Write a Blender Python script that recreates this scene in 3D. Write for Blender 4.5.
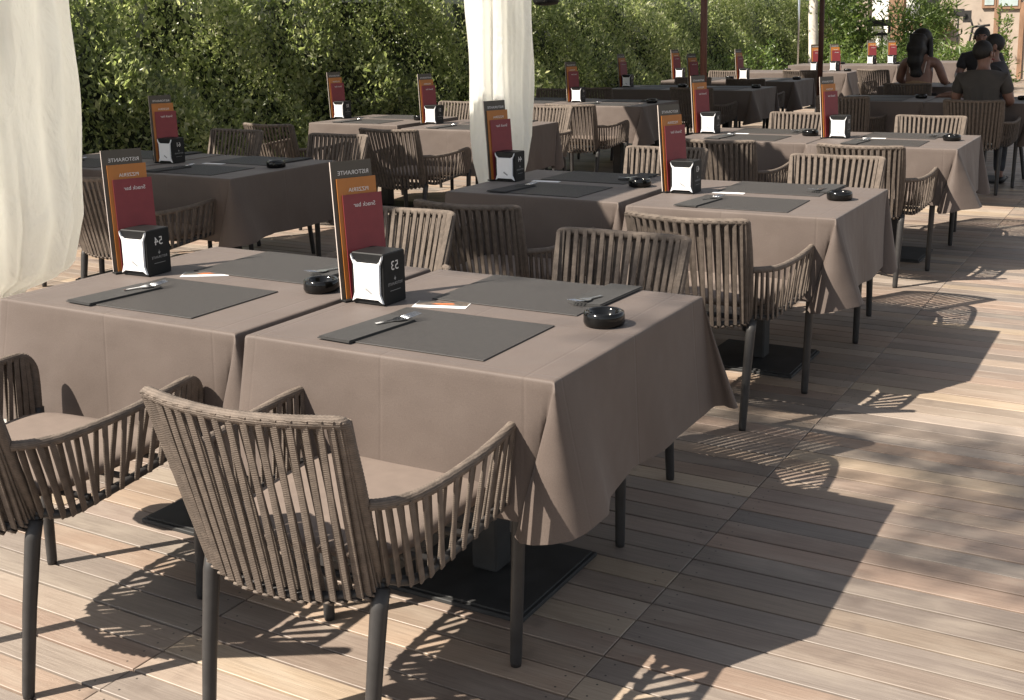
import bpy, bmesh, math, random
import numpy as np
from mathutils import Vector, Matrix
for o in list(bpy.data.objects): bpy.data.objects.remove(o)
random.seed(7); rng = np.random.default_rng(5)
S = bpy.context.scene
COL = S.collection

# ------------------------------------------------------------------ camera
F_PX, YAW, PITCH, ROLL = 1161.8, -0.5259, 0.1896, -0.0198
CAM = Vector((1.1067, -2.0808, 1.4638)); PPY = 248.0
cy, sy, cp, sp = math.cos(YAW), math.sin(YAW), math.cos(PITCH), math.sin(PITCH)
fw = Vector((sy*cp, cy*cp, -sp)); rt = Vector((cy, -sy, 0)); up = rt.cross(fw)
cr, sr = math.cos(ROLL), math.sin(ROLL)
r2 = cr*rt + sr*up; u2 = -sr*rt + cr*up
cd = bpy.data.cameras.new('camera'); cam = bpy.data.objects.new('camera', cd); COL.objects.link(cam)
cam.matrix_world = Matrix(((r2.x, u2.x, -fw.x, CAM.x), (r2.y, u2.y, -fw.y, CAM.y), (r2.z, u2.z, -fw.z, CAM.z), (0, 0, 0, 1)))
cd.sensor_width = 36; cd.lens = F_PX*36/1024; cd.shift_y = (PPY-350)/1024.0
cd.clip_start = 0.05; cd.clip_end = 500
S.camera = cam

# ------------------------------------------------------------------ light
TR = Vector((.45, .53, -.74)).normalized()          # direction the sunlight travels
sd = -TR
w = bpy.data.worlds.new('World'); S.world = w; w.use_nodes = True
nt = w.node_tree; bg = nt.nodes['Background']; bg.inputs[1].default_value = 0.070
sky = nt.nodes.new('ShaderNodeTexSky'); sky.sky_type = 'NISHITA'; sky.sun_disc = False
sky.sun_elevation = math.asin(sd.z); sky.sun_rotation = math.atan2(sd.x, sd.y)
hs = nt.nodes.new('ShaderNodeHueSaturation'); hs.inputs['Saturation'].default_value = .35; nt.links.new(sky.outputs[0], hs.inputs['Color']); nt.links.new(hs.outputs[0], bg.inputs[0])
ld = bpy.data.lights.new('sun', 'SUN'); ld.energy = 5.0; ld.angle = math.radians(0.55); ld.color = (1, .91, .79)
sun = bpy.data.objects.new('sun', ld); COL.objects.link(sun); sun.rotation_euler = TR.to_track_quat('-Z', 'Y').to_euler()
sun.location = (-6, -7, 9)
S.view_settings.view_transform = 'Standard'; S.view_settings.look = 'None'
S.view_settings.exposure = 1.2; S.view_settings.gamma = 1; S.view_settings.use_curve_mapping = False
S.render.engine = 'CYCLES'

# ------------------------------------------------------------------ materials
def new_mat(name):
    m = bpy.data.materials.new(name); m.use_nodes = True
    return m, m.node_tree, m.node_tree.nodes['Principled BSDF']
def N(nt, t, **k):
    n = nt.nodes.new(t)
    for a, b in k.items():
        if a.startswith('i_'):
            n.inputs[a[2:].replace('_', ' ')].default_value = b
        else: setattr(n, a, b)
    return n
def mixc(nt, fac, a, b, mode='MIX'):
    n = nt.nodes.new('ShaderNodeMix'); n.data_type = 'RGBA'; n.blend_type = mode
    for s, v in ((0, fac), (6, a), (7, b)):
        if isinstance(v, bpy.types.NodeSocket): nt.links.new(v, n.inputs[s])
        else: n.inputs[s].default_value = v if s == 0 else tuple(v)+(1,)*(4-len(v))
    return n.outputs[2]
def ramp(nt, src, a, b):
    n = nt.nodes.new('ShaderNodeMapRange'); n.inputs[1].default_value = a; n.inputs[2].default_value = b
    nt.links.new(src, n.inputs[0]); return n.outputs[0]
def mat(name, col, rough=.7, var=.12, scale=20, bump=0, bscale=200, metal=0, spec=.5, stretch=None, trans=0, coat=0):
    m, nt, p = new_mat(name)
    tc = N(nt, 'ShaderNodeTexCoord'); src = tc.outputs['Object']
    if stretch:
        mp = N(nt, 'ShaderNodeMapping'); mp.inputs['Scale'].default_value = stretch; nt.links.new(src, mp.inputs[0]); src = mp.outputs[0]
    no = N(nt, 'ShaderNodeTexNoise', i_Scale=scale, i_Detail=5.0); nt.links.new(src, no.inputs['Vector'])
    oi = N(nt, 'ShaderNodeObjectInfo')
    a = tuple(c*(1-var) for c in col); b = tuple(min(1, c*(1+var)) for c in col)
    c = mixc(nt, ramp(nt, no.outputs[0], .3, .7), a, b)
    nt.links.new(c, p.inputs['Base Color'])
    p.inputs['Roughness'].default_value = rough; p.inputs['Metallic'].default_value = metal
    p.inputs['Specular IOR Level'].default_value = spec; p.inputs['Coat Weight'].default_value = coat
    if bump:
        n2 = N(nt, 'ShaderNodeTexNoise', i_Scale=bscale, i_Detail=3.0); nt.links.new(src, n2.inputs['Vector'])
        bm = N(nt, 'ShaderNodeBump', i_Strength=bump, i_Distance=.002); nt.links.new(n2.outputs[0], bm.inputs['Height'])
        nt.links.new(bm.outputs[0], p.inputs['Normal'])
    return m

def cloth_mat():
    m, nt, p = new_mat('taupe_cloth')
    tc = N(nt, 'ShaderNodeTexCoord')
    no = N(nt, 'ShaderNodeTexNoise', i_Scale=3.0, i_Detail=4.0); nt.links.new(tc.outputs['Object'], no.inputs['Vector'])
    fine = N(nt, 'ShaderNodeTexNoise', i_Scale=450.0, i_Detail=2.0); nt.links.new(tc.outputs['Object'], fine.inputs['Vector'])
    c = mixc(nt, ramp(nt, no.outputs[0], .3, .7), (.094, .072, .061), (.112, .087, .074))
    c = mixc(nt, ramp(nt, fine.outputs[0], .35, .65), c, mixc(nt, 1.0, c, (.86, .86, .86), 'MULTIPLY'))
    g = N(nt, 'ShaderNodeNewGeometry')
    c = mixc(nt, g.outputs['Backfacing'], c, (.62, .58, .53))
    nt.links.new(c, p.inputs['Base Color'])
    p.inputs['Roughness'].default_value = .66; p.inputs['Specular IOR Level'].default_value = .35
    p.inputs['Sheen Weight'].default_value = .12; p.inputs['Sheen Roughness'].default_value = .4
    wv = N(nt, 'ShaderNodeTexNoise', i_Scale=5.0, i_Detail=2.0); nt.links.new(tc.outputs['Object'], wv.inputs['Vector'])
    b1 = N(nt, 'ShaderNodeBump', i_Strength=.5, i_Distance=.022); nt.links.new(wv.outputs[0], b1.inputs['Height'])
    sp_ = N(nt, 'ShaderNodeSeparateXYZ'); nt.links.new(tc.outputs['Object'], sp_.inputs[0])
    for ax in (0, 1):      # ironed-in fold lines
        ad = N(nt, 'ShaderNodeMath', operation='ADD'); ad.inputs[1].default_value = .02; nt.links.new(sp_.outputs[ax], ad.inputs[0])
        pp = N(nt, 'ShaderNodeMath', operation='PINGPONG'); pp.inputs[1].default_value = .19; nt.links.new(ad.outputs[0], pp.inputs[0])
        mr = N(nt, 'ShaderNodeMapRange'); mr.inputs[1].default_value = 0; mr.inputs[2].default_value = .006; nt.links.new(pp.outputs[0], mr.inputs[0])
        bb = N(nt, 'ShaderNodeBump', i_Strength=.35, i_Distance=.0022); nt.links.new(mr.outputs[0], bb.inputs['Height']); nt.links.new(b1.outputs[0], bb.inputs['Normal']); b1 = bb
    b2 = N(nt, 'ShaderNodeBump', i_Strength=.25, i_Distance=.001); nt.links.new(fine.outputs[0], b2.inputs['Height']); nt.links.new(b1.outputs[0], b2.inputs['Normal'])
    nt.links.new(b2.outputs[0], p.inputs['Normal'])
    return m
def deck_mat():
    m, nt, p = new_mat('weathered_deck')
    at = N(nt, 'ShaderNodeAttribute', attribute_name='board')
    tc = N(nt, 'ShaderNodeTexCoord')
    off = N(nt, 'ShaderNodeVectorMath', operation='MULTIPLY_ADD'); off.inputs[1].default_value = (40, 40, 40)
    nt.links.new(at.outputs['Color'], off.inputs[0]); nt.links.new(tc.outputs['Object'], off.inputs[2])
    mp = N(nt, 'ShaderNodeMapping'); mp.inputs['Scale'].default_value = (1.8, 55, 1); nt.links.new(off.outputs[0], mp.inputs[0])
    n1 = N(nt, 'ShaderNodeTexNoise', i_Scale=3.0, i_Detail=8.0, i_Roughness=.68, i_Distortion=.6); nt.links.new(mp.outputs[0], n1.inputs['Vector'])
    mp2 = N(nt, 'ShaderNodeMapping'); mp2.inputs['Scale'].default_value = (2.2, 7, 1); nt.links.new(off.outputs[0], mp2.inputs[0])
    n2 = N(nt, 'ShaderNodeTexNoise', i_Scale=2.0, i_Detail=4.0); nt.links.new(mp2.outputs[0], n2.inputs['Vector'])
    c = mixc(nt, ramp(nt, n1.outputs[0], .25, .75), mixc(nt, 1.0, at.outputs['Color'], (.70, .68, .66), 'MULTIPLY'), mixc(nt, 1.0, at.outputs['Color'], (1.2, 1.2, 1.18), 'MULTIPLY'))
    c = mixc(nt, ramp(nt, n2.outputs[0], .50, 1.15), c, (.36, .31, .255))
    n4 = N(nt, 'ShaderNodeTexNoise', i_Scale=5.0, i_Detail=3.0); nt.links.new(off.outputs[0], n4.inputs['Vector'])
    c = mixc(nt, ramp(nt, n4.outputs[0], .66, .80), c, (.12, .095, .08))
    sx = N(nt, 'ShaderNodeSeparateXYZ'); nt.links.new(tc.outputs['Object'], sx.inputs[0])
    def M2(op, a, b):
        q = N(nt, 'ShaderNodeMath', operation=op)
        for i, v in enumerate((a, b)):
            if isinstance(v, bpy.types.NodeSocket): nt.links.new(v, q.inputs[i])
            else: q.inputs[i].default_value = v
        return q.outputs[0]
    du = M2('SUBTRACT', M2('PINGPONG', M2('SUBTRACT', sx.outputs[0], .018), .4725), .040)
    dv = M2('SUBTRACT', M2('PINGPONG', M2('ADD', sx.outputs[1], .004), .04775), .022)
    ds = M2('SQRT', M2('ADD', M2('MULTIPLY', du, du), M2('MULTIPLY', dv, dv)), 0)
    c = mixc(nt, M2('LESS_THAN', ds, .0027), c, (.04, .035, .03))
    n5 = N(nt, 'ShaderNodeTexNoise', i_Scale=1.1, i_Detail=4.0); nt.links.new(tc.outputs['Object'], n5.inputs['Vector'])
    c = mixc(nt, ramp(nt, n5.outputs[0], .45, .85), c, mixc(nt, 1.0, c, (.62, .60, .58), 'MULTIPLY'))
    nt.links.new(c, p.inputs['Base Color'])
    p.inputs['Roughness'].default_value = .55; p.inputs['Specular IOR Level'].default_value = .45
    r = N(nt, 'ShaderNodeMapRange'); r.inputs[3].default_value = .38; r.inputs[4].default_value = .62; nt.links.new(n2.outputs[0], r.inputs[0]); nt.links.new(r.outputs[0], p.inputs['Roughness'])
    b = N(nt, 'ShaderNodeBump', i_Strength=.55, i_Distance=.0022); nt.links.new(n1.outputs[0], b.inputs['Height']); nt.links.new(b.outputs[0], p.inputs['Normal'])
    return m
def leaf_mat(name, cols, tr=.45):
    m, nt, p = new_mat(name)
    at = N(nt, 'ShaderNodeAttribute', attribute_name='leaf')
    cr_ = N(nt, 'ShaderNodeValToRGB'); e = cr_.color_ramp.elements
    e[0].position = 0; e[0].color = tuple(cols[0])+(1,); e[1].position = 1; e[1].color = tuple(cols[-1])+(1,)
    for i, c in enumerate(cols[1:-1]): q = e.new((i+1)/(len(cols)-1)); q.color = tuple(c)+(1,)
    nt.links.new(at.outputs['Fac'], cr_.inputs[0])
    nt.links.new(cr_.outputs[0], p.inputs['Base Color']); p.inputs['Roughness'].default_value = .30
    t = N(nt, 'ShaderNodeBsdfTranslucent'); nt.links.new(mixc(nt, 1.0, cr_.outputs[0], (1.35, 1.42, .9), 'MULTIPLY'), t.inputs[0])
    mx = N(nt, 'ShaderNodeMixShader'); mx.inputs[0].default_value = tr
    nt.links.new(p.outputs[0], mx.inputs[1]); nt.links.new(t.outputs[0], mx.inputs[2])
    nt.links.new(mx.outputs[0], nt.nodes['Material Output'].inputs[0])
    return m
def curtain_mat():
    m, nt, p = new_mat('cream_curtain')
    tc = N(nt, 'ShaderNodeTexCoord'); no = N(nt, 'ShaderNodeTexNoise', i_Scale=4.0, i_Detail=4.0); nt.links.new(tc.outputs['Object'], no.inputs['Vector'])
    c = mixc(nt, ramp(nt, no.outputs[0], .35, .7), (.89, .89, .87), (.91, .91, .90)); nt.links.new(c, p.inputs['Base Color'])
    p.inputs['Roughness'].default_value = .55
    t = N(nt, 'ShaderNodeBsdfTranslucent'); t.inputs[0].default_value = (.97, .96, .90, 1)
    mp = N(nt, 'ShaderNodeMapping'); mp.inputs['Scale'].default_value = (1, 1, .55); nt.links.new(tc.outputs['Object'], mp.inputs[0])
    w1 = N(nt, 'ShaderNodeTexNoise', i_Scale=7.0, i_Detail=5.0, i_Distortion=.5); nt.links.new(mp.outputs[0], w1.inputs['Vector'])
    b = N(nt, 'ShaderNodeBump', i_Strength=.9, i_Distance=.04); nt.links.new(w1.outputs[0], b.inputs['Height'])
    nt.links.new(b.outputs[0], p.inputs['Normal']); nt.links.new(b.outputs[0], t.inputs['Normal'])
    mx = N(nt, 'ShaderNodeMixShader'); mx.inputs[0].default_value = .64
    nt.links.new(p.outputs[0], mx.inputs[1]); nt.links.new(t.outputs[0], mx.inputs[2]); nt.links.new(mx.outputs[0], nt.nodes['Material Output'].inputs[0])
    return m

M = dict(
 cloth=cloth_mat(), deck=deck_mat(), curtain=curtain_mat(),
 rope=mat('taupe_rope', (.132, .104, .083), .8, .25, 45, .5, 700),

 cushion=mat('taupe_cushion', (.150, .116, .096), .8, .06, 30, .3, 600),
 leg=mat('charcoal_metal', (.034, .032, .031), .45, .15, 30, spec=.35),
 base=mat('dark_base', (.034, .034, .034), .62, .25, 12, spec=.25),
 mat=mat('grey_placemat', (.037, .034, .032), .6, .1, 60, .5, 900, spec=.45),
 pouch=mat('dark_paper', (.030, .029, .028), .8, .12, 60, .2, 400),
 black=mat('black_card', (.009, .009, .009), .5, .2, 40, spec=.25),
 glass=mat('black_glass', (.004, .004, .004), .12, .1, 30, spec=.4),
 white=mat('white_paper', (.80, .80, .80), .7, .03, 30, .15, 120),
 grey_card=mat('olive_grey_card', (.075, .062, .045), .5, .06, 30),
 orange_card=mat('orange_card', (.42, .155, .030), .5, .06, 30),
 red_card=mat('red_card', (.215, .030, .034), .5, .06, 30),
 edge=mat('pale_card_edge', (.55, .47, .42), .6, .05, 30),
 ink=mat('pale_ink', (.70, .66, .62), .6, .02, 30),
 ink2=mat('dim_ink', (.26, .25, .24), .6, .02, 30),
 grey_ink=mat('grey_print', (.30, .30, .30), .6, .02, 30),
 steel=mat('steel', (.62, .62, .62), .22, .03, 30, metal=1),
 pole=mat('red_brown_wood', (.085, .028, .016), .5, .25, 30, stretch=(6, 6, .6)),
 timber=mat('brown_timber', (.22, .125, .075), .6, .25, 12, stretch=(1, 1, .3)),
 white_post=mat('white_post', (.78, .77, .74), .5, .04, 10),
 canopy=mat('ecru_canopy', (.55, .50, .42), .8, .05, 10),
 sub=mat('gap_shade', (.012, .010, .009), .9, .3, 10),
 soil=mat('soil', (.055, .045, .035), .95, .35, 8, 1, 60),
 bark=mat('bark', (.12, .09, .065), .9, .35, 14, 1, 60),
 pale_bark=mat('pale_bark', (.55, .50, .44), .85, .3, 7, 1, 50),
 stucco=mat('pink_stucco', (.34, .28, .23), .9, .15, 3, .6, 90),
 white_wall=mat('white_wall', (.80, .78, .74), .8, .05, 5),
 dark_win=mat('dark_opening', (.02, .02, .02), .3, .3, 5),
 pane=mat('grey_blue_pane', (.36, .42, .42), .12, .15, 5),
 hedge=leaf_mat('hedge_leaves', [(.07, .090, .048), (.17, .205, .098), (.28, .32, .16), (.42, .44, .26), (.62, .60, .47)], .6),
 bush=leaf_mat('bamboo_leaves', [(.06, .10, .03), (.13, .18, .055), (.22, .27, .10)], .5),
 skin=mat('skin', (.19, .10, .072), .5, .08, 20), hair=mat('black_hair', (.010, .008, .007), .65, .3, 60, .6, 300),
 shirt=mat('grey_shirt', (.052, .046, .040), .85, .08, 20, .4, 200), top=mat('tan_top', (.26, .17, .10), .8, .1, 20, .4, 200),
 darkwear=mat('dark_clothes', (.018, .016, .018), .8, .2, 20, .4, 200), jeans=mat('dark_trousers', (.03, .032, .04), .85, .2, 20, .4, 200),
 pattern=mat('patterned_blouse', (.16, .13, .11), .8, .7, 35, .2, 200),
)

def weave(m):
    nt = m.node_tree; p = nt.nodes['Principled BSDF']; tc = N(nt, 'ShaderNodeTexCoord')
    wv = N(nt, 'ShaderNodeTexWave', wave_type='BANDS', bands_direction='Z', i_Scale=75.0, i_Distortion=2.5, i_Detail=2.0); nt.links.new(tc.outputs['Object'], wv.inputs['Vector'])
    b = N(nt, 'ShaderNodeBump', i_Strength=.55, i_Distance=.0012); nt.links.new(wv.outputs[0], b.inputs['Height'])
    old = p.inputs['Normal'].links[0].from_socket; nt.links.new(old, b.inputs['Normal']); nt.links.new(b.outputs[0], p.inputs['Normal'])
    src = p.inputs['Base Color'].links[0].from_socket
    nt.links.new(mixc(nt, ramp(nt, wv.outputs[0], .0, .5), mixc(nt, 1.0, src, (.72, .71, .70), 'MULTIPLY'), src), p.inputs['Base Color'])
weave(M['rope'])
# ------------------------------------------------------------------ helpers
def link(name, me, parent=None):
    o = bpy.data.objects.new(name, me); COL.objects.link(o)
    if parent: o.parent = parent
    return o
def tag(o, label=None, cat=None, group=None, kind=None):
    if label: o['label'] = label
    if cat: o['category'] = cat
    if group: o['group'] = group
    if kind: o['kind'] = kind
    return o
def empty(name, loc=(0, 0, 0), rz=0, **k):
    o = bpy.data.objects.new(name, None); o.empty_display_size = .1; COL.objects.link(o)
    o.location = loc; o.rotation_euler[2] = rz; return tag(o, **k)
def copy_tree(o, parent=None):
    c = o.copy(); COL.objects.link(c); c.parent = parent
    for ch in list(KIDS.get(o.name, [])):
        d = copy_tree(ch, c); KIDS.setdefault(c.name, []).append(d)
    return c
KIDS = {}
def finish(root):
    for o in COL.objects:
        if o.parent: 
            l = KIDS.setdefault(o.parent.name, [])
            if o not in l: l.append(o)
class B:
    def __init__(s): s.v = []; s.f = []; s.sm = []
    def add(s, vs, fs, smooth=False):
        k = len(s.v); s.v += [tuple(v) for v in vs]; s.f += [tuple(i+k for i in f) for f in fs]; s.sm += [smooth]*len(fs); return s
    def box(s, x0, x1, y0, y1, z0, z1, bev=0):
        if bev:
            b = bev
            vs = []
            for z, i in ((z0, b), (z0+b, 0), (z1-b, 0), (z1, b)):
                for sx, sy_ in ((x0, y0), (x1, y0), (x1, y1), (x0, y1)):
                    ax = 1 if sx == x0 else -1; ay = 1 if sy_ == y0 else -1
                    bb = b + i
                    vs += [(sx+ax*bb, sy_+ay*i, z), (sx+ax*i, sy_+ay*bb, z)] if (sx == x1) == (sy_ == y1) and False else ([(sx+ax*i, sy_+ay*bb, z), (sx+ax*bb, sy_+ay*i, z)] if (sx == x0) == (sy_ == y0) else [(sx+ax*bb, sy_+ay*i, z), (sx+ax*i, sy_+ay*bb, z)])
            fs = []
            for r in range(3):
                for i in range(8): j = (i+1) % 8; fs.append((r*8+i, r*8+j, r*8+8+j, r*8+8+i))
            fs.append(tuple(range(7, -1, -1))); fs.append(tuple(range(24, 32)))
            return s.add(vs, fs)
        vs = [(x, y, z) for z in (z0, z1) for x, y in ((x0, y0), (x1, y0), (x1, y1), (x0, y1))]
        return s.add(vs, [(3, 2, 1, 0), (4, 5, 6, 7), (0, 1, 5, 4), (1, 2, 6, 5), (2, 3, 7, 6), (3, 0, 4, 7)])
    def tube(s, pts, rad, n=8, closed=False, flat=None, cap=True, ref=None):
        pts = [Vector(p) for p in pts]; m = len(pts); rs = rad if hasattr(rad, '__len__') else [rad]*m
        vs = []; prev = None
        for i, p in enumerate(pts):
            a = pts[(i-1) % m] if (i > 0 or closed) else p; b = pts[(i+1) % m] if (i < m-1 or closed) else p
            t = (b-a).normalized()
            if prev is None:
                q = Vector(ref) if ref else (Vector((0, 0, 1)) if abs(t.z) < .9 else Vector((1, 0, 0)))
            else: q = prev
            u = (q - t*q.dot(t)).normalized(); v = t.cross(u); prev = u
            fu, fv = flat if flat else (1, 1)
            for k in range(n):
                an = 2*math.pi*k/n; ca, sa = math.cos(an), math.sin(an)
                if flat: ca = math.copysign(abs(ca)**.35, ca); sa = math.copysign(abs(sa)**.45, sa)
                vs.append(p + (u*ca*fu + v*sa*fv)*rs[i])
        fs = []
        for i in range(m if closed else m-1):
            for k in range(n):
                l = (k+1) % n; i2 = (i+1) % m; fs.append((i*n+k, i*n+l, i2*n+l, i2*n+k))
        if cap and not closed: fs += [tuple(range(n-1, -1, -1)), tuple((m-1)*n+k for k in range(n))]
        return s.add(vs, fs, not (flat and n == 8 and ref))
    def lathe(s, prof, n=24, c=(0, 0)):
        vs = []; fs = []; m = len(prof)
        for r, z in prof:
            for k in range(n): a = 2*math.pi*k/n; vs.append((c[0]+r*math.cos(a), c[1]+r*math.sin(a), z))
        for i in range(m-1):
            for k in range(n): l = (k+1) % n; fs.append((i*n+k, i*n+l, (i+1)*n+l, (i+1)*n+k))
        fs += [tuple(range(n-1, -1, -1)), tuple((m-1)*n+k for k in range(n))]
        return s.add(vs, fs, True)
    def poly(s, pts, z0, z1):
        n = len(pts); vs = [(x, y, z0) for x, y in pts]+[(x, y, z1) for x, y in pts]
        return s.add(vs, [tuple(range(n-1, -1, -1)), tuple(range(n, 2*n))]+[(i, (i+1) % n, n+(i+1) % n, n+i) for i in range(n)])
    def mesh(s, name, m):
        me = bpy.data.meshes.new(name); me.from_pydata(s.v, [], s.f); me.materials.append(m)
        me.polygons.foreach_set('use_smooth', s.sm); me.update(); return me
    def build(s, name, m, parent=None): return link(name, s.mesh(name, m), parent)
def smooth_path(pts, n):
    P = [Vector(p) for p in pts]; out = []
    m = len(P)-1
    for i in range(m):
        a, b, c, d = P[max(i-1, 0)], P[i], P[i+1], P[min(i+2, m)]
        for k in range(n):
            t = k/n; out.append(.5*((2*b)+(c-a)*t+(2*a-5*b+4*c-d)*t*t+(3*b-a-3*c+d)*t**3))
    out.append(P[-1]); return out
def resample(pts, step):
    L = [0]
    for a, b in zip(pts, pts[1:]): L.append(L[-1]+(b-a).length)
    n = max(2, int(L[-1]/step)); out = []; j = 0
    for i in range(n+1):
        d = L[-1]*i/n
        while j < len(L)-2 and L[j+1] < d: j += 1
        f = (d-L[j])/max(1e-9, L[j+1]-L[j]); out.append(pts[j].lerp(pts[j+1], min(1, f)))
    return out
def text_mesh(txt, size, m, mirror=True, ex=.0002, bold=False):
    cu = bpy.data.curves.new('t', 'FONT'); cu.body = txt; cu.size = size; cu.align_x = 'CENTER'; cu.align_y = 'CENTER'; cu.extrude = ex
    cu.resolution_u = 3
    if bold: cu.offset = size*.015
    o = bpy.data.objects.new('t', cu); COL.objects.link(o)
    bpy.context.view_layer.update()
    me = bpy.data.meshes.new_from_object(o.evaluated_get(bpy.context.evaluated_depsgraph_get()))
    bpy.data.objects.remove(o)
    if mirror:
        me.transform(Matrix.Diagonal((-1, 1, 1, 1))); me.flip_normals()
    me.materials.clear(); me.materials.append(m); return me

# ------------------------------------------------------------------ deck and ground
PB = .0955; LB = .945; X0 = .018
def make_deck():
    xs0, xs1 = -7, 6; ys0, ys1 = -44, 330
    V = []; Fc = []; C = []
    pal = [(.30, .205, .150), (.27, .190, .140), (.35, .25, .175), (.25, .195, .150), (.275, .190, .145), (.22, .175, .145), (.38, .29, .20), (.31, .235, .180), (.19, .150, .125)]
    b = .0013; g = .0034
    for i in range(xs0, xs1):
        x0 = X0+LB*i+.0015; x1 = X0+LB*(i+1)-.0015
        for j in range(ys0, ys1):
            y0 = PB*j+g-.004; y1 = PB*(j+1)-g-.004
            c = random.choice(pal); c = [v*.80+m_*.17 for v, m_ in zip(c, (.30, .222, .165))]; k = random.uniform(.80, 1.12); gr = random.uniform(.12, .42)
            lum = sum(c)/3; c = [min(1, (v*(1-gr)+lum*gr)*k) for v in c]
            dz = random.uniform(-.0012, .0008); n = len(V)
            V += [(x0, y0, -.02), (x1, y0, -.02), (x1, y1, -.02), (x0, y1, -.02), (x0, y0, dz-b), (x1, y0, dz-b), (x1, y1, dz-b), (x0, y1, dz-b),
                  (x0+b, y0+b, dz), (x1-b, y0+b, dz), (x1-b, y1-b, dz), (x0+b, y1-b, dz)]
            fs = [(0, 1, 5, 4), (1, 2, 6, 5), (2, 3, 7, 6), (3, 0, 4, 7), (4, 5, 9, 8), (5, 6, 10, 9), (6, 7, 11, 10), (7, 4, 8, 11), (8, 9, 10, 11)]
            Fc += [tuple(q+n for q in f) for f in fs]; C += [c+[1]]*12
    me = bpy.data.meshes.new('deck'); me.from_pydata(V, [], Fc); me.materials.append(M['deck'])
    a = me.color_attributes.new('board', 'FLOAT_COLOR', 'POINT'); a.data.foreach_set('color', np.array(C, dtype=np.float32).ravel())
    tag(link('deck', me), kind='structure')
make_deck()
tag(B().box(-6.9, 6, -4.5, 31.5, -.06, -.022).build('gap_shade_slab', M['sub']), kind='structure')  # slab coloured near black to stand for the shade in the board gaps
g = B(); g.add([(-120, -60, -.07), (120, -60, -.07), (120, 200, -.07), (-120, 200, -.07)], [(0, 1, 2, 3)])
tag(g.build('ground', M['soil']), kind='structure')

# ------------------------------------------------------------------ foliage
def leaves_mesh(name, P, size, m, upright=.35, aspect=.5, val=None):
    n = len(P)
    d = rng.normal(size=(n, 3)); size = size if hasattr(size, 'shape') else np.full((n, 1), size); d[:, 2] = np.abs(d[:, 2])*.8+upright; d /= np.linalg.norm(d, axis=1)[:, None]
    q = rng.normal(size=(n, 3)); s = np.cross(d, q); s /= np.linalg.norm(s, axis=1)[:, None]
    nn = np.cross(d, s)
    L = size*rng.uniform(.6, 1.35, n)[:, None]; W = L*aspect*.5
    v = np.stack([P, P+d*L*.45+s*W+nn*L*.08, P+d*L, P+d*L*.45-s*W+nn*L*.08], 1).reshape(-1, 3)
    idx = np.arange(n)*4
    me = bpy.data.meshes.new(name)
    me.vertices.add(n*4); me.vertices.foreach_set('co', v.astype(np.float32).ravel())
    me.loops.add(n*6); me.polygons.add(n*2)
    f = np.stack([idx, idx+1, idx+2, idx, idx+2, idx+3], 1).ravel()
    me.loops.foreach_set('vertex_index', f.astype(np.int32)); me.polygons.foreach_set('loop_start', (np.arange(n*2)*3).astype(np.int32)); me.polygons.foreach_set('loop_total', np.full(n*2, 3, dtype=np.int32))
    me.update(calc_edges=True); me.materials.append(m)
    if val is None: val = np.clip(rng.beta(1.6, 2.4, n), 0, 1)
    a = me.attributes.new('leaf', 'FLOAT', 'POINT'); a.data.foreach_set('value', np.repeat(val, 4).astype(np.float32))
    return me
def lump(y, z, seed=0):
    return (np.sin(y*1.7+seed)*.10+np.sin(y*3.9+z*2.3+seed*2)*.09+np.sin(y*7.3-z*5.1)*.06+np.sin(z*4.7+y*2.1)*.08)
def make_hedge():
    root = empty('hedge', (-6.6, 12, 0), label='long clipped evergreen hedge running behind the tables on the left', cat='hedge')
    n = 270000
    y = rng.uniform(0, 1, n)**1.2*31-0.5; z = rng.uniform(.02, 2.3, n)
    dens = np.sin(y*2.3+z*3.1)+np.sin(y*5.1-z*4.3+1.3)+np.sin(y*.9+2)*.7+np.sin(z*6+y*9)*.5
    keep = rng.uniform(-2.6, 1.6, n) < dens+.7
    y, z = y[keep], z[keep]; n = len(y)
    depth = rng.exponential(.16, n)
    x = -5.95-.46*z+lump(y, z)*1.25-depth+rng.normal(0, .03, n)
    P = np.stack([x, y, z], 1)-np.array([-6.6, 12, 0])
    val = np.clip(rng.beta(1.7, 2.2, n)+np.sin(y*1.3)*.08+(z-1.2)*.06, 0, 1)
    link('foliage', leaves_mesh('foliage', P, rng.choice([.042, .055, .072], len(P))[:, None], M['hedge'], .45, .46, val), root)
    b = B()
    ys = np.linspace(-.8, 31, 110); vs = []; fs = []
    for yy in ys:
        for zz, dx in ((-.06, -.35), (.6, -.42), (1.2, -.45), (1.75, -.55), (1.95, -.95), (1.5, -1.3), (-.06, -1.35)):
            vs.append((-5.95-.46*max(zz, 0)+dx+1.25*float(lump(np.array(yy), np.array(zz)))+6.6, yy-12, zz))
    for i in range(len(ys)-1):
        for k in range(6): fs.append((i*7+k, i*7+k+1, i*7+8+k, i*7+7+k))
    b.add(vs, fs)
    b.build('dark_backing', mat('hedge_backing_shade', (.014, .020, .009), .9, .6, 9, 1, 30), root)  # backing shell; the dark shade inside the hedge is put into its colour
make_hedge()
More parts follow.
